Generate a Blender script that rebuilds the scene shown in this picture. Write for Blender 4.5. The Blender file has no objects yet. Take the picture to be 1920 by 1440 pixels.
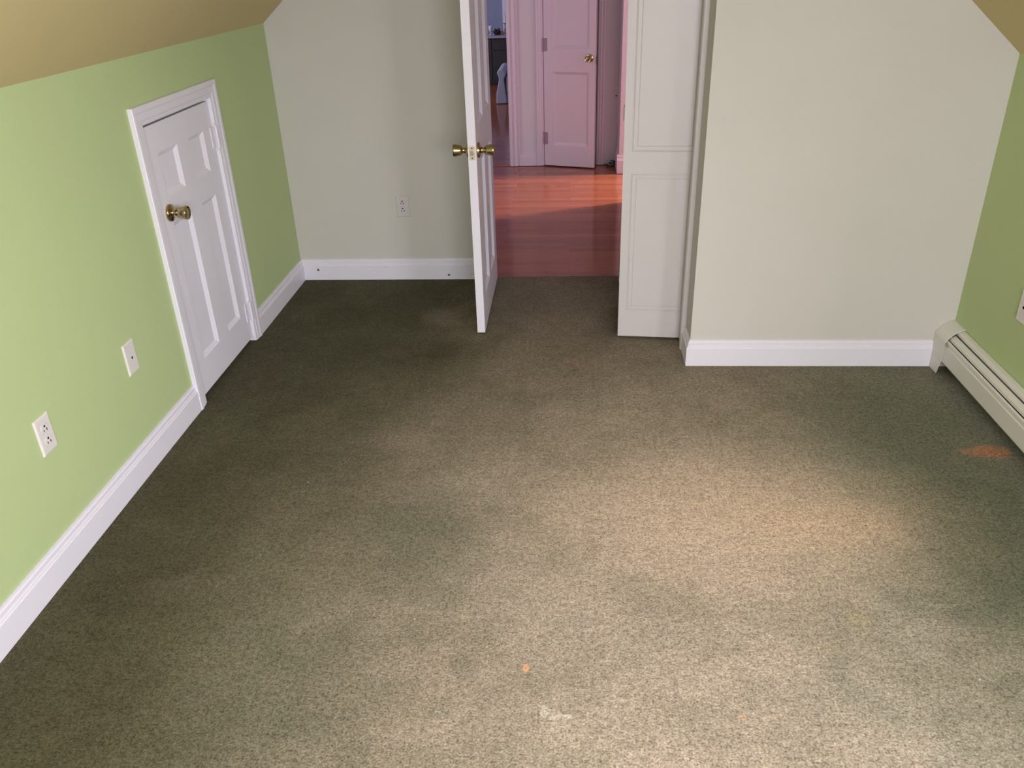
import bpy, bmesh, math, random
from mathutils import Vector, Matrix

scene = bpy.context.scene
COL = scene.collection
random.seed(7)

# ------------------------------------------------------------------ camera
CAM_H, PITCH, YAW, ROLL, FPX = 1.6074, 27.8695, 4.5294, -1.9397, 1540.9
pi_, ya, ro = (math.radians(v) for v in (PITCH, YAW, ROLL))
fwd = Vector((-math.sin(ya) * math.cos(pi_), math.cos(ya) * math.cos(pi_), -math.sin(pi_)))
rt = Vector((math.cos(ya), math.sin(ya), 0))
up = rt.cross(fwd)
r2 = rt * math.cos(ro) + up * math.sin(ro)
u2 = -rt * math.sin(ro) + up * math.cos(ro)
cam_data = bpy.data.cameras.new('camera')
cam = bpy.data.objects.new('camera', cam_data)
COL.objects.link(cam)
M3 = Matrix((r2, u2, -fwd)).transposed()
cam.matrix_world = Matrix.Translation((0, 0, CAM_H)) @ M3.to_4x4()
cam_data.sensor_width = 36
cam_data.lens = FPX * 36 / 1920
cam_data.clip_start = .02
scene.camera = cam

# ------------------------------------------------------------------ world, light, exposure
scene.view_settings.view_transform = 'Standard'
scene.view_settings.look = 'None'
scene.view_settings.gamma = 1
scene.view_settings.use_curve_mapping = False
scene.view_settings.exposure = 0.2

world = bpy.data.worlds.new('world')
scene.world = world
world.use_nodes = True
bg = world.node_tree.nodes['Background']
bg.inputs['Color'].default_value = (.80, .87, 1.0, 1)
bg.inputs['Strength'].default_value = .6


def area(name, loc, target, sx, sy, power, color):
    ld = bpy.data.lights.new(name, 'AREA')
    ld.shape = 'RECTANGLE'
    ld.size, ld.size_y = sx, sy
    ld.energy = power
    ld.color = color
    o = bpy.data.objects.new(name, ld)
    COL.objects.link(o)
    o.location = loc
    o.rotation_euler = (Vector(target) - Vector(loc)).to_track_quat('-Z', 'Y').to_euler()
    return o


# daylight outside the bedroom windows and from the side room, then added fill lamps
area('dormer_daylight', (2.25, -.55, 1.75), (-.3, 2.2, .5), 1.6, 1.2, 215, (.92, .90, 1.0))
area('gable_daylight', (.50, -1.30, 1.68), (.65, 2.4, .1), 1.5, 1.0, 178, (.92, .90, 1.0))
area('side_room_daylight', (2.9, 6.88, 1.75), (.2, 6.15, 0), .45, .9, 325, (1.0, .86, .80))
area('far_room_fill', (-3.6, 9.6, 1.6), (-.8, 10.6, .5), 1.4, 1.2, 42, (.82, .82, .95))  # added unseen lamp that lights the far room
area('hall_fill', (-2.1, 5.6, 1.5), (0.3, 6.6, .5), 1.0, 1.2, 5.5, (.88, .84, 1.0))  # added fill lamp standing in the hall for ambient light, no window here

# ------------------------------------------------------------------ materials


def mat(name, color, rough=.6, metal=0.0, spec=.5, bump=0.0, bscale=200, var=0.0, vscale=3):
    m = bpy.data.materials.new(name)
    m.use_nodes = True
    nt = m.node_tree
    b = nt.nodes['Principled BSDF']
    b.inputs['Base Color'].default_value = (*color, 1)
    b.inputs['Roughness'].default_value = rough
    b.inputs['Metallic'].default_value = metal
    b.inputs['Specular IOR Level'].default_value = spec
    geo = nt.nodes.new('ShaderNodeNewGeometry')
    if bump:
        n = nt.nodes.new('ShaderNodeTexNoise')
        n.inputs['Scale'].default_value = bscale
        n.inputs['Detail'].default_value = 3
        nt.links.new(geo.outputs['Position'], n.inputs['Vector'])
        bp = nt.nodes.new('ShaderNodeBump')
        bp.inputs['Strength'].default_value = bump
        bp.inputs['Distance'].default_value = .002
        nt.links.new(n.outputs['Fac'], bp.inputs['Height'])
        nt.links.new(bp.outputs['Normal'], b.inputs['Normal'])
    n = nt.nodes.new('ShaderNodeTexNoise')
    n.inputs['Scale'].default_value = vscale
    n.inputs['Detail'].default_value = 4
    nt.links.new(geo.outputs['Position'], n.inputs['Vector'])
    mx = nt.nodes.new('ShaderNodeMix')
    mx.data_type = 'RGBA'
    mx.inputs['A'].default_value = (*[c * (1 - var) for c in color], 1)
    mx.inputs['B'].default_value = (*[min(1, c * (1 + var)) for c in color], 1)
    nt.links.new(n.outputs['Fac'], mx.inputs['Factor'])
    nt.links.new(mx.outputs['Result'], b.inputs['Base Color'])
    return m


M = {}
M['green'] = mat('green_paint', (.48, .58, .29), .75, bump=.15, bscale=350, var=.03)
M['cream'] = mat('cream_paint', (.61, .585, .54), .75, bump=.15, bscale=350, var=.03)
M['gold'] = mat('golden_ceiling_paint', (.62, .51, .26), .8, bump=.12, bscale=300, var=.03)
M['white'] = mat('white_gloss_paint', (.80, .77, .85), .38, bump=.05, bscale=60, var=.02)
M['closetw'] = mat('ivory_paint', (.62, .58, .58), .45, bump=.05, bscale=60, var=.02)
M['plate'] = mat('white_plastic', (.76, .72, .70), .3)
M['ivory_plate'] = mat('ivory_plastic', (.70, .66, .58), .3)
M['dark'] = mat('dark_slot', (.02, .018, .015), .6)
M['brass'] = mat('brass', (.50, .40, .21), .2, metal=1.0, var=.12, vscale=40)
M['latch'] = mat('pale_brass', (.70, .55, .40), .4, metal=.6)
M['steel'] = mat('steel', (.45, .43, .42), .35, metal=1.0)
M['heater'] = mat('heater_enamel', (.76, .74, .68), .4, bump=.05, bscale=80, var=.04)
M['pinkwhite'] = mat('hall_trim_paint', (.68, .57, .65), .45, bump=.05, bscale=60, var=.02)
M['pinkwall'] = mat('hall_wall_paint', (.66, .60, .64), .7, bump=.1, bscale=300, var=.03)
M['hinge_old'] = mat('painted_old_hinge', (.34, .23, .27), .5)
M['blue'] = mat('blue_wall_paint', (.27, .29, .42), .8, var=.04)
M['blackwood'] = mat('dark_cabinet_wood', (.028, .024, .026), .45, var=.3, vscale=20)
M['ctop'] = mat('pale_counter_top', (.34, .30, .42), .35, var=.08, vscale=30)
M['slip'] = mat('grey_slipcover', (.40, .42, .52), .9, bump=.3, bscale=60, var=.06, vscale=12)
M['fruit'] = mat('orange_fruit', (.65, .22, .10), .5)
M['bowl'] = mat('dark_bowl', (.04, .025, .03), .4)
M['glassw'] = mat('white_china', (.75, .75, .85), .2)
M['cord'] = mat('pale_cord', (.45, .43, .48), .5)
M['closet_in'] = mat('closet_interior', (.20, .15, .15), .8)
M['oldplug'] = mat('grey_plug', (.60, .57, .60), .5)


def glass_mat():
    m = bpy.data.materials.new('window_glass')
    m.use_nodes = True
    nt = m.node_tree
    nt.nodes.remove(nt.nodes['Principled BSDF'])
    out = nt.nodes['Material Output']
    t = nt.nodes.new('ShaderNodeBsdfTransparent')
    g = nt.nodes.new('ShaderNodeBsdfGlossy')
    g.inputs['Roughness'].default_value = .02
    mx = nt.nodes.new('ShaderNodeMixShader')
    mx.inputs[0].default_value = .06
    nt.links.new(t.outputs[0], mx.inputs[1])
    nt.links.new(g.outputs[0], mx.inputs[2])
    nt.links.new(mx.outputs[0], out.inputs[0])
    return m


M['glass'] = glass_mat()


def wood_floor():
    m = bpy.data.materials.new('red_oak_strip_floor')
    m.use_nodes = True
    nt = m.node_tree
    N, L = nt.nodes, nt.links
    b = N['Principled BSDF']
    geo = N.new('ShaderNodeNewGeometry')
    br = N.new('ShaderNodeTexBrick')       # boards run along x, 57 mm wide
    br.offset = .37
    br.inputs['Scale'].default_value = 1
    br.inputs['Brick Width'].default_value = 1.1
    br.inputs['Row Height'].default_value = .057
    br.inputs['Mortar Size'].default_value = .0009
    br.inputs['Mortar Smooth'].default_value = .3
    br.inputs['Color1'].default_value = (.27, .072, .034, 1)
    br.inputs['Color2'].default_value = (.37, .115, .052, 1)
    br.inputs['Mortar'].default_value = (.24, .06, .035, 1)
    L.new(geo.outputs['Position'], br.inputs['Vector'])
    mp = N.new('ShaderNodeMapping')
    mp.inputs['Scale'].default_value = (3, 60, 1)
    L.new(geo.outputs['Position'], mp.inputs['Vector'])
    n = N.new('ShaderNodeTexNoise')
    n.inputs['Scale'].default_value = 1.5
    n.inputs['Detail'].default_value = 5
    L.new(mp.outputs[0], n.inputs['Vector'])
    mx = N.new('ShaderNodeMix')
    mx.data_type = 'RGBA'
    mx.blend_type = 'MULTIPLY'
    mx.inputs['Factor'].default_value = .5
    rp = N.new('ShaderNodeValToRGB')
    rp.color_ramp.elements[0].position = .3
    rp.color_ramp.elements[0].color = (.6, .6, .6, 1)
    rp.color_ramp.elements[1].position = .7
    rp.color_ramp.elements[1].color = (1.1, 1.1, 1.1, 1)
    L.new(n.outputs['Fac'], rp.inputs[0])
    L.new(br.outputs['Color'], mx.inputs['A'])
    L.new(rp.outputs[0], mx.inputs['B'])
    L.new(mx.outputs['Result'], b.inputs['Base Color'])
    b.inputs['Roughness'].default_value = .13
    b.inputs['Specular IOR Level'].default_value = .5
    return m


M['wood'] = wood_floor()


def carpet_mat():
    m = bpy.data.materials.new('worn_green_carpet')
    m.use_nodes = True
    nt = m.node_tree
    N, L = nt.nodes, nt.links
    b = N['Principled BSDF']
    b.inputs['Roughness'].default_value = 1
    b.inputs['Specular IOR Level'].default_value = .04
    b.inputs['Sheen Weight'].default_value = .03
    b.inputs['Sheen Roughness'].default_value = .6
    geo = N.new('ShaderNodeNewGeometry')
    P = geo.outputs['Position']

    def noise(scale, detail=3, rough=.5, vec=P):
        n = N.new('ShaderNodeTexNoise')
        n.inputs['Scale'].default_value = scale
        n.inputs['Detail'].default_value = detail
        n.inputs['Roughness'].default_value = rough
        L.new(vec, n.inputs['Vector'])
        return n

    def vm(op, a, bb):
        v = N.new('ShaderNodeVectorMath')
        v.operation = op
        L.new(a, v.inputs[0])
        if isinstance(bb, tuple):
            v.inputs[1].default_value = bb
        else:
            L.new(bb, v.inputs[1])
        return v

    def mth(op, a, bb=None, clamp=False):
        v = N.new('ShaderNodeMath')
        v.operation = op
        v.use_clamp = clamp
        for i, s in enumerate((a, bb)):
            if s is None:
                continue
            if isinstance(s, (int, float)):
                v.inputs[i].default_value = s
            else:
                L.new(s, v.inputs[i])
        return v.outputs[0]

    def warped(scale, amt):
        n = noise(scale, 3)
        c = vm('SUBTRACT', n.outputs['Color'], (.5, .5, .5))
        s = vm('MULTIPLY', c.outputs[0], (amt, amt, 0))
        return vm('ADD', P, s.outputs[0]).outputs[0]

    wbig = warped(2.2, .9)
    wmid = warped(6, .16)
    wfine = warped(28, .035)

    def blob(cx, cy, rx, ry, soft, vec, rot=0.0):
        """1 inside an ellipse, 0 outside; soft = fraction of radius that fades"""
        s = vm('SUBTRACT', vec, (cx, cy, 0)).outputs[0]
        if rot:
            vr = N.new('ShaderNodeVectorRotate')
            vr.rotation_type = 'Z_AXIS'
            vr.inputs['Angle'].default_value = rot
            L.new(s, vr.inputs['Vector'])
            s = vr.outputs[0]
        s = vm('MULTIPLY', s, (1 / rx, 1 / ry, 0)).outputs[0]
        ln = N.new('ShaderNodeVectorMath')
        ln.operation = 'LENGTH'
        L.new(s, ln.inputs[0])
        mr = N.new('ShaderNodeMapRange')
        mr.interpolation_type = 'SMOOTHSTEP'
        mr.inputs['From Min'].default_value = 1 - soft
        mr.inputs['From Max'].default_value = 1 + soft
        mr.inputs['To Min'].default_value = 1
        mr.inputs['To Max'].default_value = 0
        L.new(ln.outputs['Value'], mr.inputs['Value'])
        return mr.outputs[0]

    def mix(fac, a, bb, blend='MIX'):
        mx = N.new('ShaderNodeMix')
        mx.data_type = 'RGBA'
        mx.blend_type = blend
        if isinstance(fac, (int, float)):
            mx.inputs['Factor'].default_value = fac
        else:
            L.new(fac, mx.inputs['Factor'])
        for k, s in (('A', a), ('B', bb)):
            if isinstance(s, tuple):
                mx.inputs[k].default_value = (*s, 1)
            else:
                L.new(s, mx.inputs[k])
        return mx.outputs['Result']

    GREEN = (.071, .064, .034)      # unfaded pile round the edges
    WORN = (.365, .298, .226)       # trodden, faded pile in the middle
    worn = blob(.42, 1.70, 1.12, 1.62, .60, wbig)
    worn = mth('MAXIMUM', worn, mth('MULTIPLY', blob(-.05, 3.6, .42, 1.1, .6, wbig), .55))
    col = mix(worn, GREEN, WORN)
    # clumped patches of green and beige pile
    pn = noise(3.2, 6, .62)
    pr = N.new('ShaderNodeMapRange')
    pr.inputs['From Min'].default_value = .42
    pr.inputs['From Max'].default_value = .66
    L.new(pn.outputs['Fac'], pr.inputs['Value'])
    col = mix(mth('MULTIPLY', pr.outputs[0], .38), col, (.125, .122, .070))
    col = mix(mth('MULTIPLY', blob(1.45, 2.0, .6, 1.3, .5, wbig), .7), col, (.255, .258, .195))
    # green islands the wear has left
    for (cx, cy, rx, ry, k) in ((-.45, 2.02, .16, .22, .45), (1.28, 2.15, .30, .40, .75), (1.22, 2.75, .35, .25, .5),
                                (1.15, 1.80, .20, .16, .45), (-.72, 1.45, .22, .3, .35)):
        col = mix(mth('MULTIPLY', blob(cx, cy, rx, ry, .8, wmid), k), col, (.105, .118, .075))
    pn2 = noise(11, 5, .65)
    pr2 = N.new('ShaderNodeMapRange')
    pr2.inputs['From Min'].default_value = .47
    pr2.inputs['From Max'].default_value = .62
    L.new(pn2.outputs['Fac'], pr2.inputs['Value'])
    reg = mth('MAXIMUM', blob(1.25, 1.7, .6, .9, .5, wbig), mth('MULTIPLY', blob(-.55, 1.7, .45, .6, .6, wbig), .8))
    col = mix(mth('MULTIPLY', mth('MULTIPLY', pr2.outputs[0], reg), .45), col, (.115, .118, .080))
    # faded warm patch, brightened further with painted-in window light
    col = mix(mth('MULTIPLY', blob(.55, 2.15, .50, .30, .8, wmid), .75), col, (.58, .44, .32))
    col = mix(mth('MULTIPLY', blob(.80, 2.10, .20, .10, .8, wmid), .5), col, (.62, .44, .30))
    # arcs of brushed pile by the left wall
    for (cx, cy, rx, ry) in ((-1.13, 1.75, .10, .05),):
        col = mix(mth('MULTIPLY', blob(cx, cy, rx, ry, .7, wmid), .3), col, (.14, .12, .085))
    # stains
    for (cx, cy, rx, ry, soft, k, c, v, rot) in (
            (1.475, 2.535, .062, .040, .35, .85, (.42, .20, .10), wfine, 0.0),
            (1.415, 2.53, .05, .022, .35, .7, (.40, .20, .11), wfine, 0.2),
            (-.107, 1.498, .0075, .011, .3, .95, (.75, .36, .20), P, 0.0),
            (.408, 1.366, .008, .006, .4, .7, (.62, .36, .20), P, 0.0),
            (-.058, 1.366, .012, .014, .3, .6, (.54, .48, .41), wfine, 0.0),
            (-.030, 1.353, .012, .012, .3, .5, (.54, .48, .41), wfine, 0.0),
            (-.004, 1.351, .010, .009, .3, .6, (.58, .51, .42), wfine, 0.0),
            (.770, 1.70, .035, .035, .5, .45, (.38, .31, .18), wfine, 0.0),
            (.66, 1.60, .03, .03, .5, .35, (.38, .31, .19), wfine, 0.0),
            (.05, 3.26, .11, .07, .8, .3, (.30, .19, .11), wmid, 0.0),
            (.02, 3.16, .02, .004, .6, .6, (.05, .045, .035), wfine, 0.0),
            (1.02, 1.78, .10, .008, .6, .5, (.30, .28, .20), wmid, -.3)):
        col = mix(mth('MULTIPLY', blob(cx, cy, rx, ry, soft, v, rot), k), col, c)
    # pale specks of lint
    for (cx, cy) in ((-.42, 1.66), (-.08, 2.62), (.36, 1.95), (.25, 1.2), (-.9, 2.3), (1.0, 1.5), (.6, 1.3)):
        col = mix(mth('MULTIPLY', blob(cx, cy, .0022, .0022, .4, P), .8), col, (.6, .56, .5))
    # tuft texture
    t1 = noise(190, 2, .6)
    t2 = noise(75, 3, .6)
    t3 = noise(22, 3, .6)
    s = mth('ADD', mth('MULTIPLY', t1.outputs['Fac'], .60), mth('MULTIPLY', t2.outputs['Fac'], .40))
    r = N.new('ShaderNodeMapRange')
    r.inputs['From Min'].default_value = .33
    r.inputs['From Max'].default_value = .67
    r.inputs['To Min'].default_value = .38
    r.inputs['To Max'].default_value = 1.62
    L.new(s, r.inputs['Value'])
    r3 = N.new('ShaderNodeMapRange')
    r3.inputs['From Min'].default_value = .3
    r3.inputs['From Max'].default_value = .7
    r3.inputs['To Min'].default_value = .88
    r3.inputs['To Max'].default_value = 1.12
    L.new(t3.outputs['Fac'], r3.inputs['Value'])
    tot = mth('MULTIPLY', r.outputs[0], r3.outputs[0])
    vmul = N.new('ShaderNodeVectorMath')
    vmul.operation = 'SCALE'
    L.new(col, vmul.inputs[0])
    L.new(tot, vmul.inputs['Scale'])
    L.new(vmul.outputs[0], b.inputs['Base Color'])
    bp = N.new('ShaderNodeBump')
    bp.inputs['Strength'].default_value = .7
    bp.inputs['Distance'].default_value = .004
    L.new(s, bp.inputs['Height'])
    L.new(bp.outputs['Normal'], b.inputs['Normal'])
    return m


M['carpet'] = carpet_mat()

# ------------------------------------------------------------------ mesh helpers


class MB:
    def __init__(self):
        self.bm = bmesh.new()

    def face(self, pts):
        vs = [self.bm.verts.new(p) for p in pts]
        try:
            return self.bm.faces.new(vs)
        except ValueError:
            return None

    def box(self, x0, x1, y0, y1, z0, z1):
        self.prism([(x0, y0), (x1, y0), (x1, y1), (x0, y1)], 'z', z0, z1)
        return self

    def prism(self, poly, axis, a, b):
        """poly of 2-D points extruded along axis from a to b; the other two axes in x,y,z order"""
        def P(p, t):
            return {'x': (t, p[0], p[1]), 'y': (p[0], t, p[1]), 'z': (p[0], p[1], t)}[axis]
        A = [self.bm.verts.new(P(p, a)) for p in poly]
        B = [self.bm.verts.new(P(p, b)) for p in poly]
        n = len(poly)
        self.bm.faces.new(A)
        self.bm.faces.new(B[::-1])
        for i in range(n):
            self.bm.faces.new((A[i], B[i], B[(i + 1) % n], A[(i + 1) % n]))
        return self

    def lathe(self, prof, origin, axis, seg=32):
        """prof: (r, t) along the axis"""
        ax = Vector(axis).normalized()
        a = ax.orthogonal().normalized()
        c = ax.cross(a)
        o = Vector(origin)
        rings = []
        for r, t in prof:
            if r < 1e-6:
                rings.append([self.bm.verts.new(o + ax * t)])
            else:
                rings.append([self.bm.verts.new(o + ax * t + (a * math.cos(k * 2 * math.pi / seg) + c * math.sin(k * 2 * math.pi / seg)) * r) for k in range(seg)])
        for A, B in zip(rings, rings[1:]):
            for k in range(seg):
                k2 = (k + 1) % seg
                if len(A) == 1 and len(B) == 1:
                    continue
                if len(A) == 1:
                    self.bm.faces.new((A[0], B[k], B[k2]))
                elif len(B) == 1:
                    self.bm.faces.new((A[k], B[0], A[k2]))
                else:
                    self.bm.faces.new((A[k], B[k], B[k2], A[k2]))
        for R in (rings[0], rings[-1]):
            if len(R) > 2:
                self.bm.faces.new(R)
        return self

    def tube(self, pts, r, seg=10):
        pts = [Vector(p) for p in pts]
        rings = []
        for i, p in enumerate(pts):
            d = (pts[min(i + 1, len(pts) - 1)] - pts[max(i - 1, 0)]).normalized()
            a = d.orthogonal().normalized() if i == 0 else (prev - d * prev.dot(d)).normalized()
            prev = a
            c = d.cross(a)
            rings.append([self.bm.verts.new(p + (a * math.cos(k * 2 * math.pi / seg) + c * math.sin(k * 2 * math.pi / seg)) * r) for k in range(seg)])
        for A, B in zip(rings, rings[1:]):
            for k in range(seg):
                self.bm.faces.new((A[k], B[k], B[(k + 1) % seg], A[(k + 1) % seg]))
        self.bm.faces.new(rings[0])
        self.bm.faces.new(rings[-1][::-1])
        return self

    def build(self, name, m, parent=None, bevel=0.0, smooth=False, offset=None, segs=2):
        bmesh.ops.recalc_face_normals(self.bm, faces=self.bm.faces)
        if offset is None:
            offset = parent_world(parent) if parent is not None else Vector((0, 0, 0))
        if offset.length:
            bmesh.ops.translate(self.bm, verts=self.bm.verts, vec=-offset)
        me = bpy.data.meshes.new(name)
        self.bm.to_mesh(me)
        self.bm.free()
        me.materials.append(m)
        o = bpy.data.objects.new(name, me)
        COL.objects.link(o)
        if parent is not None:
            o.parent = parent
        if smooth:
            for p in me.polygons:
                p.use_smooth = True
            md = o.modifiers.new('split', 'EDGE_SPLIT')
            md.split_angle = math.radians(38)
        if bevel:
            md = o.modifiers.new('bevel', 'BEVEL')
            md.width = bevel
            md.segments = segs
            md.limit_method = 'ANGLE'
            md.angle_limit = math.radians(40)
        return o


def parent_world(p):
    v = Vector((0, 0, 0))
    while p is not None:
        v += p.location
        p = p.parent
    return v


def tag(o, label, cat, group=None, kind=None):
    o['label'] = label
    o['category'] = cat
    if group:
        o['group'] = group
    if kind:
        o['kind'] = kind
    return o


def thing(name, loc, label, cat, rz=0.0, group=None, kind=None):
    o = bpy.data.objects.new(name, None)
    o.empty_display_size = .05
    COL.objects.link(o)
    o.location = loc
    o.rotation_euler = (0, 0, rz)
    return tag(o, label, cat, group, kind)


def struct(name, mb, m, label, cat, bevel=0.0):
    return tag(mb.build(name, m, None, bevel), label, cat, kind='structure')


def panel_leaf(w, h, t, panels, prof):
    """door leaf: x 0..w, y 0..t (front y=0 and back y=t both panelled), z 0..h.
    panels: (x0,x1,z0,z1); prof: list of (inset, depth), the last ring is filled"""
    mb = MB()
    bm = mb.bm
    xs = sorted({0, w, *[p[0] for p in panels], *[p[1] for p in panels]})
    zs = sorted({0, h, *[p[2] for p in panels], *[p[3] for p in panels]})
    for side in (0, 1):
        def Y(d):
            return d if side == 0 else t - d
        for i in range(len(xs) - 1):
            for j in range(len(zs) - 1):
                cx, cz = (xs[i] + xs[i + 1]) / 2, (zs[j] + zs[j + 1]) / 2
                if any(p[0] < cx < p[1] and p[2] < cz < p[3] for p in panels):
                    continue
                mb.face([(xs[i], Y(0), zs[j]), (xs[i + 1], Y(0), zs[j]), (xs[i + 1], Y(0), zs[j + 1]), (xs[i], Y(0), zs[j + 1])])
        for (x0, x1, z0, z1) in panels:
            rings = []
            for ins, d in [(0, 0)] + list(prof):
                rings.append([(x0 + ins, Y(d), z0 + ins), (x1 - ins, Y(d), z0 + ins), (x1 - ins, Y(d), z1 - ins), (x0 + ins, Y(d), z1 - ins)])
            for A, B in zip(rings, rings[1:]):
                for k in range(4):
                    mb.face([A[k], A[(k + 1) % 4], B[(k + 1) % 4], B[k]])
            mb.face(rings[-1])
    for (a, b_) in (((0, 0), (w, 0)), ((w, 0), (w, h)), ((w, h), (0, h)), ((0, h), (0, 0))):
        mb.face([(a[0], 0, a[1]), (b_[0], 0, b_[1]), (b_[0], t, b_[1]), (a[0], t, a[1])])
    bmesh.ops.remove_doubles(bm, verts=bm.verts, dist=1e-6)
    return mb


KNOB = [(.0, .0), (.033, .0), (.0335, .004), (.031, .009), (.022, .012), (.014, .0155), (.0115, .021), (.0112, .027),
        (.014, .031), (.0195, .035), (.0215, .041), (.0235, .052), (.0258, .064), (.0262, .068), (.0250, .0705), (.0215, .0695),
        (.0175, .0675), (.010, .0690), (.0, .0695)]


def knob(name, parent, origin, axis, m=None, scale=1.0):
    mb = MB()
    mb.lathe([(r * scale, t * scale) for r, t in KNOB], origin, axis, 36)
    return mb.build(name, m or M['brass'], parent, smooth=True, offset=Vector((0, 0, 0)))


# ------------------------------------------------------------------ measures of the room
A_, B_, D_, D2, CX = 1.4955, 1.5815, 4.2824, 3.216, .5116
HL, HR, CZ, SL = 1.325, 1.229, 2.2, .87
XL = -A_ + (CZ - HL) / SL          # where the slopes meet the flat ceiling
XR = B_ - (CZ - HR) / SL
Y0 = -.9
OX0, OX1, OH = -.425, .34, 2.02      # entry opening
T = .12

# ------------------------------------------------------------------ floors
f = MB().box(-A_ - .05, B_ + .05, Y0 - .05, D_ + .02, -.05, 0)
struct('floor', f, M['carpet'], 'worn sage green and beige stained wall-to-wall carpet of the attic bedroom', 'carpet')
f = MB().box(-4.2, 4.2, D_ + .02, 12.1, -.06, -.004)
struct('floor_hall', f, M['wood'], 'glossy reddish oak strip floor of the hallway beyond the bedroom doorway', 'wood floor')

# ------------------------------------------------------------------ bedroom walls
w = MB()
# kneewall with an opening for the little door
LY0, LY1, LZ = 2.862, 3.467, 1.103
for (y0, y1, z0, z1) in ((Y0, LY0, 0, HL), (LY1, D_, 0, HL), (LY0, LY1, LZ, HL)):
    w.box(-A_ - T, -A_, y0, y1, z0, z1)
struct('wall_left', w, M['green'], 'light green kneewall on the left with the small attic door', 'wall')

w = MB()
DY0, DY1, DZ = -.60, .85, .75      # dormer
for (y0, y1, z1) in ((Y0, DY0, HR), (DY1, D_, HR), (DY0, DY1, DZ - .02)):
    w.box(B_, B_ + T, y0, y1, 0, z1)
for y in (DY0 - .08, DY1):
    w.prism([(B_ + T, DZ - .1), (1.86, DZ - .1), (1.86, 2.05), (.64, 2.05), (B_, HR + .01), (B_ + T, HR)], 'y', y, y + .08)
struct('wall_right', w, M['green'], 'green kneewall on the right above the baseboard heater', 'wall')

w = MB()
w.prism([(-A_ - T, 0), (OX0, 0), (OX0, OH), (OX1, OH), (OX1, 0), (B_ + T, 0), (B_ + T, HR), (XR, CZ), (XL, CZ), (-A_ - T, HL - .1)], 'y', D_, D_ + .12)
struct('wall_far', w, M['cream'], 'cream end wall on the left part, pierced by the open entry doorway', 'wall')

w = MB()   # front of the closet that juts into the room
w.prism([(CX, 0), (B_, 0), (B_, HR), (CX, HR + (B_ - CX) * SL)], 'y', D2, D2 + .09)
struct('wall_closet_front', w, M['cream'], 'cream closet wall jutting forward on the right', 'wall')
CY0, CY1, CH = 3.470, 4.10, 2.03
w = MB()
w.box(CX, CX + .09, D2 + .09, CY0, 0, CZ)
w.box(CX, CX + .09, CY1, D_, 0, CZ)
w.box(CX, CX + .09, CY0, CY1, CH, CZ)
struct('wall_closet_side', w, M['cream'], 'narrow cream return wall beside the folded white closet door', 'wall')

GX0, GX1, GZ0, GZ1 = -.25, 1.38, .80, 1.88
w = MB()
w.box(-A_ - T, GX0, Y0 - .12, Y0, 0, CZ)
w.box(GX1, B_ + T, Y0 - .12, Y0, 0, CZ)
w.box(GX0, GX1, Y0 - .12, Y0, 0, GZ0)
w.box(GX0, GX1, Y0 - .12, Y0, GZ1, CZ)
struct('wall_back', w, M['green'], 'green gable wall behind the camera with a window', 'wall')

# ceiling: two slopes, the flat, and the dormer's
c = MB()
c.prism([(-A_, HL), (XL, CZ), (XL, CZ + .12), (-A_ - T, HL + .0)], 'y', Y0 - .12, D_)
for (y0, y1) in ((Y0 - .12, DY0), (DY1, D_)):
    c.prism([(B_, HR), (XR, CZ), (XR, CZ + .12), (B_ + T, HR)], 'y', y0, y1)
c.prism([(.64, 2.05), (XR, CZ), (XR, CZ + .12), (.64, CZ + .12)], 'y', DY0, DY1)
c.box(XL, XR, Y0 - .12, D_, CZ, CZ + .12)
c.box(.64, 1.9, DY0 - .08, DY1 + .08, 2.05, 2.12)
struct('ceiling', c, M['gold'], 'sloping golden cream ceiling over the attic room', 'ceiling')

# ------------------------------------------------------------------ windows (behind the camera)


def window(name, corner, w_, h_, axis, label):
    """axis 'x': pane faces x, spans y; axis 'y': pane faces y, spans x"""
    t = thing(name, corner, label, 'window', kind='structure')

    def bx(mb, a0, a1, z0, z1, d0, d1):
        if axis == 'x':
            mb.box(d0, d1, a0, a1, z0, z1)
        else:
            mb.box(a0, a1, d0, d1, z0, z1)
    off = Vector((0, 0, 0))
    mb = MB()
    for (a0, a1, z0, z1) in ((0, .045, 0, h_), (w_ - .045, w_, 0, h_), (.045, w_ - .045, 0, .045), (.045, w_ - .045, h_ - .045, h_)):
        bx(mb, a0, a1, z0, z1, -.03, .03)
    mb.build('window_frame', M['white'], t, .003, offset=off)
    mb = MB()
    bx(mb, .045, w_ - .045, h_ / 2 - .02, h_ / 2 + .02, -.02, .02)
    bx(mb, w_ / 2 - .01, w_ / 2 + .01, .045, h_ - .045, -.012, .012)
    mb.build('sash_bar', M['white'], t, .002, offset=off)
    mb = MB()
    bx(mb, .045, w_ - .045, .045, h_ - .045, -.002, .002)
    mb.build('pane', M['glass'], t, offset=off)
    return t


window('window_1', (1.80, DY0, DZ), DY1 - DY0, 2.05 - DZ, 'x', 'white dormer window in the right slope behind the camera')
window('window_2', (GX0, Y0 - .06, GZ0), GX1 - GX0, GZ1 - GZ0, 'y', 'white gable window in the wall behind the camera')
s = MB().box(B_ - .03, 1.86, DY0, DY1, DZ - .02, DZ)
struct('window_sill_dormer', s, M['white'], 'white dormer window sill behind the camera', 'window sill', .003)
bpy.data.objects['window_sill_dormer'].name = 'trim_1'

# ------------------------------------------------------------------ baseboards


def base_prof(h=.118, t=.015):
    """(distance from the wall, height)"""
    return [(0, 0), (t, 0), (t, h * .70), (t * .80, h * .735), (t * .80, h * .77), (t * .62, h * .80), (t * .62, h * .90), (t * .38, h * .94), (t * .38, h), (0, h)]


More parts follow.
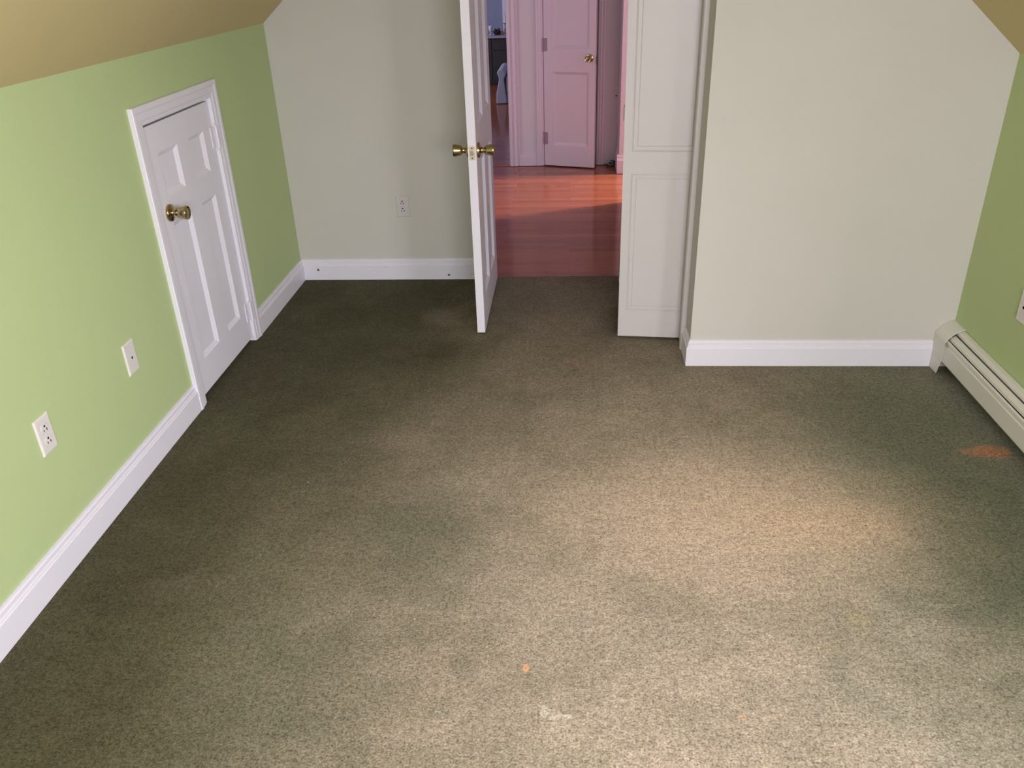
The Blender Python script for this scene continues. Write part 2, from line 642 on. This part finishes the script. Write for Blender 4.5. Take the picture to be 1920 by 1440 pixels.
def base_x(mb, y_wall, x0, x1, sgn=-1, z=0, **k):
    """along x on a wall at y_wall, projecting towards sgn y"""
    mb.prism([(y_wall + sgn * d, z + hh) for d, hh in base_prof(**k)], 'x', x0, x1)


def base_y(mb, x_wall, y0, y1, sgn=1, **k):
    mb.prism([(x_wall + sgn * d, hh) for d, hh in base_prof(**k)], 'y', y0, y1)


b = MB()
base_y(b, -A_, Y0, 2.797)
struct('baseboard_left', b, M['white'], 'long white baseboard along the left wall in front of the attic door', 'baseboard', .0008)
b = MB()
base_y(b, -A_, 3.533, D_)
struct('baseboard_left_corner', b, M['white'], 'short white baseboard on the left wall past the attic door', 'baseboard', .0008)
b = MB()
base_x(b, D_, -A_, OX0 - .065)
bf = struct('baseboard_far', b, M['white'], 'white baseboard under the cream end wall with small plugs', 'baseboard', .0008)
for (x, z, r) in ((-1.399, .060, .0085), (-.667, .026, .0085), (-.539, .030, .004), (-1.017, .079, .003)):
    p_ = MB().lathe([(r * .55, .0008), (r * .6, .002), (r, .002), (r, 0)], (x, D_ - .015, z), (0, -1, 0), 20)
    p_.lathe([(0, .0012), (r * .55, .0012)], (x, D_ - .015, z), (0, -1, 0), 20)
    p_.build('plug', M['oldplug'], bf, smooth=True)
b = MB()
# front run and the return round the corner, mitred: profile swept along an L
prof = base_prof()
path = [((B_ - .07), D2, (0, -1)), (CX, D2, (-1, -1)), (CX, 3.360, (-1, 0))]
rings = []
for (x, y, n) in path:
    rings.append([b.bm.verts.new((x + n[0] * d, y + n[1] * d, hh)) for d, hh in prof])
for R1, R2 in zip(rings, rings[1:]):
    for k in range(len(prof)):
        b.bm.faces.new((R1[k], R1[(k + 1) % len(prof)], R2[(k + 1) % len(prof)], R2[k]))
b.bm.faces.new(rings[0])
b.bm.faces.new(rings[-1][::-1])
struct('baseboard_closet', b, M['white'], 'white baseboard wrapping the corner of the jutting closet wall', 'baseboard', .0008)

# ------------------------------------------------------------------ casings


def casing_prof(w_=.066, t=.018):
    # (across from the opening edge outwards, thickness)
    return [(0, 0), (0, t * .55), (w_ * .12, t * .62), (w_ * .2, t * .62), (w_ * .3, t * .78), (w_ * .62, t * .84), (w_ * .72, t), (w_ * .96, t), (w_, t * .85), (w_, 0)]


def casing_frame(mb, a0, a1, z1, to3, w_=.066, t=.018, z0=0.0):
    """three-sided mitred casing round an opening a0..a1, top z1; to3(a, z, d) gives the 3-D point"""
    pr = casing_prof(w_, t)
    rings = [[to3(a0 - u, z0, d) for u, d in pr], [to3(a0 - u, z1 + u, d) for u, d in pr],
             [to3(a1 + u, z1 + u, d) for u, d in pr], [to3(a1 + u, z0, d) for u, d in pr]]
    rings = [[mb.bm.verts.new(p) for p in r] for r in rings]
    n = len(pr)
    for A, B in zip(rings, rings[1:]):
        for k in range(n):
            mb.bm.faces.new((A[k], A[(k + 1) % n], B[(k + 1) % n], B[k]))
    mb.bm.faces.new(rings[0])
    mb.bm.faces.new(rings[-1][::-1])


c = MB()
casing_frame(c, LY0, LY1, LZ, lambda a, z, d: (-A_ + d, a, z))
# jamb liner
for (y0, y1, z0, z1) in ((LY0 - .001, LY0 + .002, 0, LZ), (LY1 - .002, LY1 + .001, 0, LZ), (LY0, LY1, LZ - .002, LZ + .001)):
    c.box(-A_ - T, -A_ + .006, y0, y1, z0, z1)
struct('trim_2', c, M['white'], 'white moulded casing round the small attic door', 'door casing', .0006)
c = MB()
casing_frame(c, OX0, OX1, OH, lambda a, z, d: (a, D_ - d, z))
casing_frame(c, OX0, OX1, OH, lambda a, z, d: (a, D_ + .12 + d, z))
for (x0, x1, z0, z1) in ((OX0 - .002, OX0 + .004, 0, OH), (OX1 - .004, OX1 + .002, 0, OH), (OX0, OX1, OH - .004, OH + .002)):
    c.box(x0, x1, D_ - .004, D_ + .124, z0, z1)
struct('trim_3', c, M['white'], 'white casing and jamb of the entry doorway behind the open door', 'door casing', .0006)
c = MB()
casing_frame(c, CY0 - .01, CY1, CH, lambda a, z, d: (CX - d, a, z), w_=.098, t=.020)
struct('trim_4', c, M['closetw'], 'ivory casing of the closet opening beside the folded door', 'door casing', .0006)

# ------------------------------------------------------------------ door_1: small attic door in the left wall
W_, H_ = LY1 - LY0 - .006, 1.091 - .022
d1 = thing('door_1', (-A_ - .003, LY0 + .003, 0), 'small white panelled attic door in the green kneewall with a brass knob', 'door', kind='structure')
PROF = [(.002, .0015), (.018, .0120), (.019, .0120)]
# local x runs along +y of the world; leaf front faces +x -> rotate the leaf mesh by 90 degrees
pan = [(.086, .248, .805, .968), (.356, .500, .805, .968), (.086, .248, .135, .708), (.356, .500, .135, .708)]
pan = [(a, b_, z0 - .0, z1 - .0) for a, b_, z0, z1 in pan]
mb = panel_leaf(W_, H_, .034, pan, PROF)
leaf = mb.build('leaf', M['white'], d1, offset=Vector((0, 0, 0)))
leaf.rotation_euler = (0, 0, math.radians(90))
leaf.location = (0, 0, .022)
k_ = knob('door_knob', d1, (0, .072, .772), (1, 0, 0))
mb = MB().box(.0, .0015, -.001, .004, .735, .80)
mb.build('latch_plate', M['dark'], d1, offset=Vector((0, 0, 0)))  # plate coloured near-black to paint in the shadow sliver at the latch
for z in (.945, .150):
    mb = MB()
    mb.box(.0, .004, W_ - .034, W_ - .003, z - .044, z + .044)
    mb.lathe([(0, -.046), (.0055, -.046), (.0055, .046), (0, .046)], (.013, W_ + .001, z), (0, 0, 1), 12)
    mb.box(.003, .0165, W_ + .0032, W_ + .024, z - .044, z + .044)
    mb.lathe([(0, .046), (.003, .048), (.0062, .053), (.003, .058), (0, .060)], (.009, W_ + .002, z), (0, 0, 1), 12)
    mb.lathe([(0, -.060), (.0062, -.055), (.003, -.048), (0, -.046)], (.009, W_ + .002, z), (0, 0, 1), 12)
    mb.build('hinge', M['white'], d1, .0008, offset=Vector((0, 0, 0)))
mb = MB().box(-A_ - T - .02, -A_ - T, LY0 - .05, LY1 + .05, 0, LZ + .05)
struct('wall_attic_back', mb, M['dark'], 'dark crawlspace behind the attic door', 'wall')

# ------------------------------------------------------------------ door_2: entry door standing open into the room
LT = .036
d2_ = thing('door_2', (-.4345 + LT / 2, 3.531, 0), 'open white panelled entry door with brass knobs', 'door', kind='structure')
LW, LH = .742, 1.99
pan = [(.115, .330, .155, .765), (.415, .630, .155, .765), (.115, .330, .935, 1.60), (.415, .630, .935, 1.60),
       (.115, .330, 1.69, 1.90), (.415, .630, 1.69, 1.90)]
mb = panel_leaf(LW, LH, LT, pan, PROF)
leaf = mb.build('leaf', M['white'], d2_, offset=Vector((0, 0, 0)))
leaf.rotation_euler = (0, 0, math.radians(90))
leaf.location = (LT / 2, 0, .010)
KZ, KY = .845, .062
knob('door_knob', d2_, (LT / 2, KY, KZ), (1, 0, 0))
knob('door_knob', d2_, (-LT / 2, KY, KZ), (-1, 0, 0))
mb = MB()
mb.box(-.0125, .0125, -.0015, .0005, KZ - .029, KZ + .029)
lp = mb.build('latch_plate', M['latch'], d2_, .0006, offset=Vector((0, 0, 0)))
mb = MB()
for dz in (-.021, .021):
    mb.lathe([(0, .0), (.003, .0)], (0, -.0018, KZ + dz), (0, -1, 0), 12)
mb.build('screw', M['dark'], lp, offset=Vector((0, 0, 0)))
mb = MB()
mb.prism([(-.007, KZ - .009), (.004, KZ - .009), (.007, KZ - .004), (.007, KZ + .005), (.003, KZ + .010), (-.005, KZ + .010), (-.008, KZ + .003)], 'y', -.006, 0)
mb.build('latch_bolt', M['steel'], lp, .0008, offset=Vector((0, 0, 0)))
for z in (.25, 1.0, 1.75):
    mb = MB().lathe([(0, -.045), (.006, -.045), (.006, .045), (0, .045)], (-LT / 2 - .004, LW + .001, z), (0, 0, 1), 12)
    mb.build('hinge', M['brass'], d2_, smooth=True, offset=Vector((0, 0, 0)))

# ------------------------------------------------------------------ door_3: folded bifold closet door
ang = math.atan2(3.465 - 3.489, .509 - .221)
d3 = thing('door_3', (.221, 3.489, 0), 'ivory bifold closet door folded open beside the doorway', 'door', rz=ang, kind='structure')
BW = .335
GP = [(.0018, .0035), (.0036, .0032), (.006, .0004), (.0205, .0006), (.0222, .0026), (.0245, .0010)]
bp_ = [(.034, BW - .034, .128, .748), (.034, BW - .034, .838, 1.90)]
for i in range(2):
    mb = panel_leaf(BW, 1.985, .030, bp_, GP)
    lf = mb.build('leaf', M['closetw'], d3, offset=Vector((0, 0, 0)))
    lf.location = (0 if i == 0 else .004, i * .034, .012)
for z in (.3, 1.0, 1.7):
    mb = MB().box(-.0015, .0, .004, .060, z - .03, z + .03)
    mb.lathe([(0, -.03), (.004, -.03), (.004, .03), (0, .03)], (-.002, .032, z), (0, 0, 1), 10)
    mb.build('hinge', M['steel'], d3, offset=Vector((0, 0, 0)))
mb = MB().box(CX + .03, CX + .06, CY0, CY1, CH - .025, CH)
struct('trim_5', mb, M['steel'], 'steel track at the top of the closet opening', 'track')

# ------------------------------------------------------------------ wall plates


def rounded_plate(w_, h_, t):
    """pillowed plate facing +y(local -): x across, z up, thickness along -y"""
    mb = MB()
    rings = []
    for ins, d in ((0, 0), (0, t * .35), (.0018, t * .8), (.005, t)):
        rings.append([(-w_ / 2 + ins, -d, -h_ / 2 + ins), (w_ / 2 - ins, -d, -h_ / 2 + ins), (w_ / 2 - ins, -d, h_ / 2 - ins), (-w_ / 2 + ins, -d, h_ / 2 - ins)])
    for A, B in zip(rings, rings[1:]):
        for k in range(4):
            mb.face([A[k], A[(k + 1) % 4], B[(k + 1) % 4], B[k]])
    mb.face(rings[-1])
    mb.face(rings[0][::-1])
    bmesh.ops.remove_doubles(mb.bm, verts=mb.bm.verts, dist=1e-6)
    return mb


Z0 = Vector((0, 0, 0))


def outlet(loc, rz, label, pm):
    t = thing('electrical_outlet', loc, label, 'outlet', rz=rz)
    rounded_plate(.070, .114, .006).build('cover_plate', pm, t, .0006, offset=Z0)
    for zz in (.0195, -.0195):
        mb = MB()
        pts = []
        for k in range(28):
            a = k * 2 * math.pi / 28
            pts.append((.0172 * math.cos(a), max(-.0135, min(.0135, .0172 * math.sin(a))) + zz))
        mb.prism(pts, 'y', -.0075, -.004)
        s_ = mb.build('socket', pm, t, .0005, offset=Z0)
        mb = MB()                                     # round earth hole above two slots (mounted earth-up)
        mb.lathe([(0, 0), (.0036, 0)], (0, -.0077, zz + .0075), (0, -1, 0), 14)
        mb.face([(-.0084, -.0077, zz - .008), (-.0050, -.0077, zz - .008), (-.0050, -.0077, zz - .001), (-.0084, -.0077, zz - .001)])
        mb.face([(.0048, -.0077, zz - .009), (.0084, -.0077, zz - .009), (.0084, -.0077, zz + .000), (.0048, -.0077, zz + .000)])
        mb.build('slot', M['dark'], s_, offset=Z0)
        # groove round the socket
        mb = MB()
        ring = [(.0186 * math.cos(k * 2 * math.pi / 28), max(-.0148, min(.0148, .0186 * math.sin(k * 2 * math.pi / 28))) + zz) for k in range(28)]
        mb.prism(ring, 'y', -.00625, -.005)
        mb.build('socket_rim', M['oldplug'], t, offset=Z0)
    MB().lathe([(0, .0012), (.0022, .001), (.003, 0)], (0, -.006, 0), (0, -1, 0), 12).build('screw', M['oldplug'], t, offset=Z0)
    return t


outlet((-A_, 1.9172, .4231), math.radians(90), 'white duplex outlet on the green wall nearest the camera', M['plate'])
outlet((-.8926, D_, .4114), 0, 'ivory duplex outlet low on the cream end wall left of the entry door', M['closetw'])
t = thing('cable_jack_plate', (-A_, 2.4301, .4159), 'white wall plate with a single centre hole on the green wall', 'wall plate', rz=math.radians(90))
rounded_plate(.070, .114, .006).build('cover_plate', M['plate'], t, .0006, offset=Z0)
MB().lathe([(0, .0), (.0042, .0), (.0042, .001), (.0055, .001), (.0055, -.001)], (0, -.0062, 0), (0, -1, 0), 16).build('jack_rim', M['oldplug'], t, offset=Z0)
MB().lathe([(0, 0), (.0045, 0)], (0, -.0076, 0), (0, -1, 0), 16).build('jack_hole', M['dark'], t, offset=Z0)
t = thing('cable_wall_plate', (B_, 2.757, .452), 'ivory wall plate cut by the right edge of the photo above the heater', 'wall plate', rz=math.radians(-90))
rounded_plate(.070, .114, .006).build('cover_plate', M['plate'], t, .0006, offset=Z0)
MB().lathe([(0, 0), (.0055, 0)], (0, -.0063, .0), (0, -1, 0), 16).build('jack_hole', M['dark'], t, offset=Z0)
for zz in (.042, -.042):
    MB().lathe([(0, .0012), (.0022, .001), (.003, 0)], (0, -.006, zz), (0, -1, 0), 12).build('screw', M['oldplug'], t, offset=Z0)

# ------------------------------------------------------------------ baseboard heater on the right wall
ht = thing('baseboard_heater', (B_, 2.0, 0), 'long cream metal baseboard heater along the right green wall', 'heater')
HY0, HY1 = .55, D2 - .002


def hx(u):
    return B_ - u


def strip(pts, y0, y1, th=.0015):
    """thin bent sheet: polyline in (u, z) given a thickness, extruded along y"""
    mb = MB()
    P2 = [Vector((hx(u), z)) for u, z in pts]
    off = []
    for i, p in enumerate(P2):
        d = (P2[min(i + 1, len(P2) - 1)] - P2[max(i - 1, 0)]).normalized()
        off.append(p + Vector((d.y, -d.x)) * th)
    poly = [tuple(p) for p in P2] + [tuple(p) for p in off[::-1]]
    mb.prism(poly, 'y', y0, y1)
    return mb


strip([(.001, .01), (.001, .197), (.003, .200), (.018, .197), (.026, .192), (.027, .184)], HY0, HY1 - .09).build('back_panel', M['heater'], ht)
strip([(.030, .172), (.033, .179), (.050, .1695), (.051, .160)], HY0, HY1 - .10).build('damper', M['heater'], ht)
strip([(.0575, .150), (.0585, .1585), (.0625, .156), (.0625, .140), (.0655, .137), (.0655, .070), (.060, .064), (.050, .066)], HY0, HY1 - .09).build('front_cover', M['heater'], ht)
mb = MB()
y = HY0 + .01
while y < HY1 - .12:
    mb.box(hx(.048), hx(.008), y, y + .0012, .075, .135)
    y += .012
mb.tube([(hx(.028), HY0, .105), (hx(.028), HY1 - .02, .105)], .0095, 12)
mb.build('fin_element', M['steel'], ht)
mb = MB()
capo = [(.0, .0), (.0685, .0), (.0685, .153), (.064, .163), (.050, .180), (.034, .194), (.020, .202), (.006, .206), (0, .206)]
mb.prism([(hx(u), z) for u, z in capo], 'y', HY1 - .012, HY1)
capr = [(.0695, .068), (.0695, .153), (.065, .164), (.051, .181), (.035, .195), (.020, .203), (.006, .207), (.0, .207)]
inner = [(u - .0015 if u > .002 else u, z - .0018) for u, z in capr]
inner[0] = (.068, .068)
mb.prism([(hx(u), z) for u, z in capr + inner[::-1]], 'y', HY1 - .105, HY1)
mb.prism([(HY1, 0), (HY1, .070), (HY1 - .105, .070), (HY1 - .082, .004)], 'x', hx(.0695), hx(.0675))
mb.build('end_cap', M['heater'], ht, .0006)
mb = MB().box(hx(.0668), hx(.0655), HY1 - .125, HY1 - .100, .138, .150)
mb.build('clip', M['steel'], ht)

# ------------------------------------------------------------------ hallway shell
HY = 6.95
w = MB()
HC = 2.3
GAPX0, GAPX1 = -.213, .212
for (x0, x1, z0) in ((-.50, GAPX0, 0), (GAPX1, 3.2, 0), (GAPX0, GAPX1, 2.0)):
    w.box(x0, x1, HY, HY + .11, z0, HC)
struct('wall_hall_back', w, M['pinkwall'], 'pinkish wall at the end of the hallway around the narrow door', 'wall')
w = MB()
w.box(.43, .54, D_ + .12, 5.82, 0, HC)
w.box(.385, .54, 6.63, HY, 0, HC)
w.box(.43, .54, 5.82, 6.63, 2.03, HC)
struct('wall_hall_right', w, M['pinkwhite'], 'pale right wall of the hallway with a lit side opening', 'wall')
w = MB()
w.box(-4.2, -4.1, D_ + .12, 12.0, 0, .9)
w.box(-4.2, -4.1, D_ + .12, 12.0, 2.2, HC)
w.box(-4.2, -4.1, D_ + .12, 8.7, .9, 2.2)
w.box(-4.2, -4.1, 10.5, 12.0, .9, 2.2)
struct('wall_hall_left', w, M['pinkwall'], 'left wall of the hallway and far room, outside the view', 'wall')
w = MB().box(-4.2, -.2, 11.97, 12.07, 0, HC)
struct('wall_far_room', w, M['blue'], 'dull blue wall of the far room behind the cabinet', 'wall')
w = MB().box(-.50, -.39, HY + .11, 12.0, 0, HC)
struct('wall_far_room_right', w, M['blue'], 'blue side wall of the far room behind the pink casing', 'wall')
w = MB()
w.box(-4.2, 3.2, D_ + .12, 12.1, HC, HC + .1)
struct('ceiling_hall', w, M['pinkwhite'], 'pale hallway ceiling above the view', 'ceiling')
w = MB().box(GAPX0 - .1, GAPX1 + .15, HY + .6, HY + .65, 0, HC)
w.box(GAPX0 - .15, GAPX0 - .1, HY + .11, HY + .65, 0, HC)
w.box(GAPX1 + .15, GAPX1 + .2, HY + .11, HY + .65, 0, HC)
struct('wall_hall_closet', w, M['closet_in'], 'dark interior of the narrow hall closet', 'wall')

c = MB()
# opening to the far room: casing strip on the wall's left end
pr = [(0, 0), (0, .024), (.010, .028), (.022, .028), (.026, .018), (.034, .018), (.038, .026), (.062, .022), (.066, .012), (.074, .012), (.078, .018), (.085, .016), (.085, 0)]
c.prism([(-.498 + u, HY - d) for u, d in pr], 'z', 0, HC)
c.box(-.502, -.498, HY - .012, HY + .12, 0, HC)
struct('trim_6', c, M['pinkwhite'], 'pink-lit white casing at the opening to the far room', 'door casing', .0006)
c = MB()
casing_frame(c, GAPX0 - .004, GAPX1 + .006, 2.0, lambda a, z, d: (a, HY - d, z), w_=.056, t=.026)
struct('trim_7', c, M['pinkwhite'], 'pink-lit casing of the narrow hall closet door', 'door casing', .0006)
b = MB()
base_x(b, HY, -.413, GAPX0 - .06, h=.105)
struct('baseboard_hall', b, M['pinkwhite'], 'short pink-lit baseboard between the two hall casings', 'baseboard')
b = MB()
base_y(b, .385, 6.625, HY, sgn=-1, h=.15)
base_x(b, 6.63, .385 - .015, .54, h=.15)
struct('baseboard_hall_right', b, M['pinkwhite'], 'white baseboard on the hallway corner by the side opening', 'baseboard')
b = MB()
base_x(b, 11.97, -4.1, -.5, h=.14)
struct('baseboard_far_room', b, M['white'], 'baseboard of the far room', 'baseboard')
c = MB()
c.box(-.905, -.80, 11.94, 11.97, 0, HC)
c.box(-.80, -.52, 11.955, 11.97, .66, 1.9)
struct('trim_8', c, M['glassw'], 'pale window casing on the blue wall of the far room', 'window casing')
s = MB().box(-4.1, -.5, HY - .02, HY + .03, -.004, .002)
struct('trim_9', s, M['wood'], 'thin wooden threshold between hallway and far room', 'threshold')

# hall closet door, slightly open
hang = math.atan2(6.80 - 6.935, .196 + .213)
d4 = thing('door_4', (-.211, 6.932, 0), 'narrow pink-lit two-panel hall closet door slightly ajar', 'door', rz=hang, kind='structure')
HW = .425
mb = panel_leaf(HW, 1.985, .034, [(.072, HW - .052, .165, .735), (.072, HW - .052, .905, 1.87)], [(.001, .004), (.004, .005), (.022, .017), (.024, .017)])
mb.build('leaf', M['pinkwhite'], d4, offset=Z0).location = (0, 0, .006)
kb = knob('door_knob', d4, (HW - .045, 0, .845), (0, -1, 0), scale=.9)
for z in (.94, .225):
    mb = MB().box(.001, .030, -.002, 0, z - .048, z + .048)
    mb.lathe([(0, -.05), (.006, -.05), (.006, .05), (0, .05)], (-.004, -.004, z), (0, 0, 1), 10)
    mb.build('hinge', M['hinge_old'], d4, offset=Z0)
mb = MB().box(HW, HW + .0015, .006, .028, .80, .86)
mb.build('latch_plate', M['steel'], d4, offset=Z0)

# small catch on the hall wall
t = thing('wall_catch', (.375, HY, .50), 'tiny metal catch on the brownish hall wall beside the corner', 'catch')
MB().box(-.010, .004, -.004, 0, -.01, .012).build('catch_plate', M['plate'], t, .0008, offset=Z0)
MB().lathe([(0, .012), (.006, .010), (.004, .0)], (-.008, 0, .045), (0, -1, 0), 12).build('hook', M['dark'], t, offset=Z0)
# tangled cord on the floor
pts = []
for k in range(70):
    a = k * .42
    r = .022 + .012 * math.sin(k * .9)
    pts.append((.335 + r * math.cos(a) + .0006 * (k - 35), 6.895 + r * .7 * math.sin(a), .004 + .032 * (.5 + .5 * math.sin(k * .31))))
t = thing('tangled_cord', (.335, 6.895, -.004), 'small tangled black and grey cord on the hall floor by the corner', 'cord')
MB().tube(pts[:40], .0045, 8).build('cord_loop', M['cord'], t, smooth=True)
MB().tube(pts[36:], .005, 8).build('cord_plug_end', M['dark'], t, smooth=True)

# ------------------------------------------------------------------ far room furniture
t = thing('cabinet', (-1.6, 11.7, -.004), 'low dark cabinet with a pale top in the far room', 'cabinet')
mb = MB().box(-2.5, -.53, 11.60, 11.93, .03, .585)
mb.box(-2.46, -.56, 11.62, 11.9, -.004, .03)
body = mb.build('body', M['blackwood'], t, .003)
MB().box(-2.54, -.52, 11.57, 11.95, .585, .615).build('top', M['ctop'], t, .004)
for i in range(4):
    x = -2.46 + i * .48
    MB().box(x, x + .46, 11.588, 11.60, .06, .42).build('door', M['blackwood'], t, .004)
    dr = MB().box(x, x + .46, 11.588, 11.60, .44, .565).build('drawer', M['blackwood'], t, .004)
    MB().lathe([(.004, 0), (.005, .01), (.009, .016), (0, .020)], (x + .23, 11.588, .50), (0, -1, 0), 12).build('drawer_knob', M['steel'], dr, smooth=True)
t = thing('stemmed_glass', (-1.055, 11.72, .615), 'small white glass standing on the cabinet top at left', 'glass')
MB().lathe([(.025, 0), (.024, .004), (.004, .008), (.004, .035), (.018, .05), (.026, .075), (.024, .11), (.022, .11), (.022, .075), (.0, .05)], (-1.055, 11.72, .615), (0, 0, 1), 20).build('glass_body', M['glassw'], t, smooth=True)
t = thing('stemmed_glass', (-1.015, 11.74, .615), 'second small white glass beside the dark bowl', 'glass')
MB().lathe([(.022, 0), (.021, .004), (.004, .008), (.004, .03), (.014, .04), (.020, .06), (.019, .075), (.017, .075), (.0, .04)], (-1.015, 11.74, .615), (0, 0, 1), 20).build('glass_body', M['glassw'], t, smooth=True)
bw = MB().lathe([(0, 0), (.03, 0), (.05, .018), (.065, .045), (.06, .047), (.045, .022), (0, .012)], (-.965, 11.70, .615), (0, 0, 1), 24)
o = bw.build('bowl', M['bowl'], smooth=True)
tag(o, 'dark bowl in the middle of the cabinet top', 'bowl')
for i, (x, z) in enumerate(((-.99, .672), (-.945, .675))):
    o = MB().lathe([(0, -.022), (.012, -.019), (.021, -.008), (.022, .004), (.014, .018), (0, .022)], (x, 11.70, z), (0, 0, 1), 16).build('dark_fruit', M['bowl'], smooth=True)
    tag(o, ('dark round fruit on the left side of the bowl', 'dark round fruit on the right side of the bowl')[i], 'fruit')
o = MB().lathe([(0, -.028), (.015, -.024), (.027, -.01), (.028, .005), (.018, .022), (0, .027)], (-.905, 11.70, .643), (0, 0, 1), 18).build('orange', M['fruit'], smooth=True)
tag(o, 'orange fruit on the cabinet top right of the dark bowl', 'fruit')
t = thing('candlestick', (-.862, 11.72, .615), 'pale candlestick on the cabinet top by the pink casing', 'candlestick')
MB().lathe([(.035, 0), (.035, .006), (.012, .014), (.010, .05), (.018, .062), (.010, .075), (.010, .12), (.022, .135), (.03, .14), (0, .142)], (-.862, 11.72, .615), (0, 0, 1), 20).build('stem', M['ctop'], t, smooth=True)
MB().lathe([(0, .142), (.011, .142), (.011, .25), (0, .252)], (-.862, 11.72, .615), (0, 0, 1), 16).build('candle', M['glassw'], t, smooth=True)

# slipcovered armchair: only the arm shows past the casing
t = thing('armchair', (-.62, 10.35, -.004), 'grey slipcovered armchair half hidden behind the pink casing', 'armchair')


def arm(x0, x1):
    mb = MB()
    # rolled arm: profile across x, swept along y with the skirt flaring
    pts = []
    xc = (x0 + x1) / 2
    hw = (x1 - x0) / 2
    for k in range(13):
        a = math.pi + k * math.pi / 12 * -1
        pts.append((xc + hw * 1.0 * math.cos(a), .335 + hw * .9 * math.sin(a)))
    poly = [(x0 - .018, .0), (x0 - .012, .12), (x0 + .022, .27), (x0 + .015, .305)] + pts + [(x1 - .005, .305), (x1 - .022, .27), (x1 + .01, .0)]
    mb.prism(poly, 'y', 10.08, 10.72)
    return mb


arm(-.852, -.752).build('arm', M['slip'], t, .012, segs=3)
MB().box(-.755, -.520, 10.10, 10.66, .10, .30).build('seat_cushion', M['slip'], t, .03, segs=3)
MB().box(-.755, -.520, 10.12, 10.66, .0, .11).build('skirt', M['slip'], t, .008)
MB().box(-.70, -.515, 10.66, 10.82, .0, .55).build('backrest', M['slip'], t, .04, segs=3)
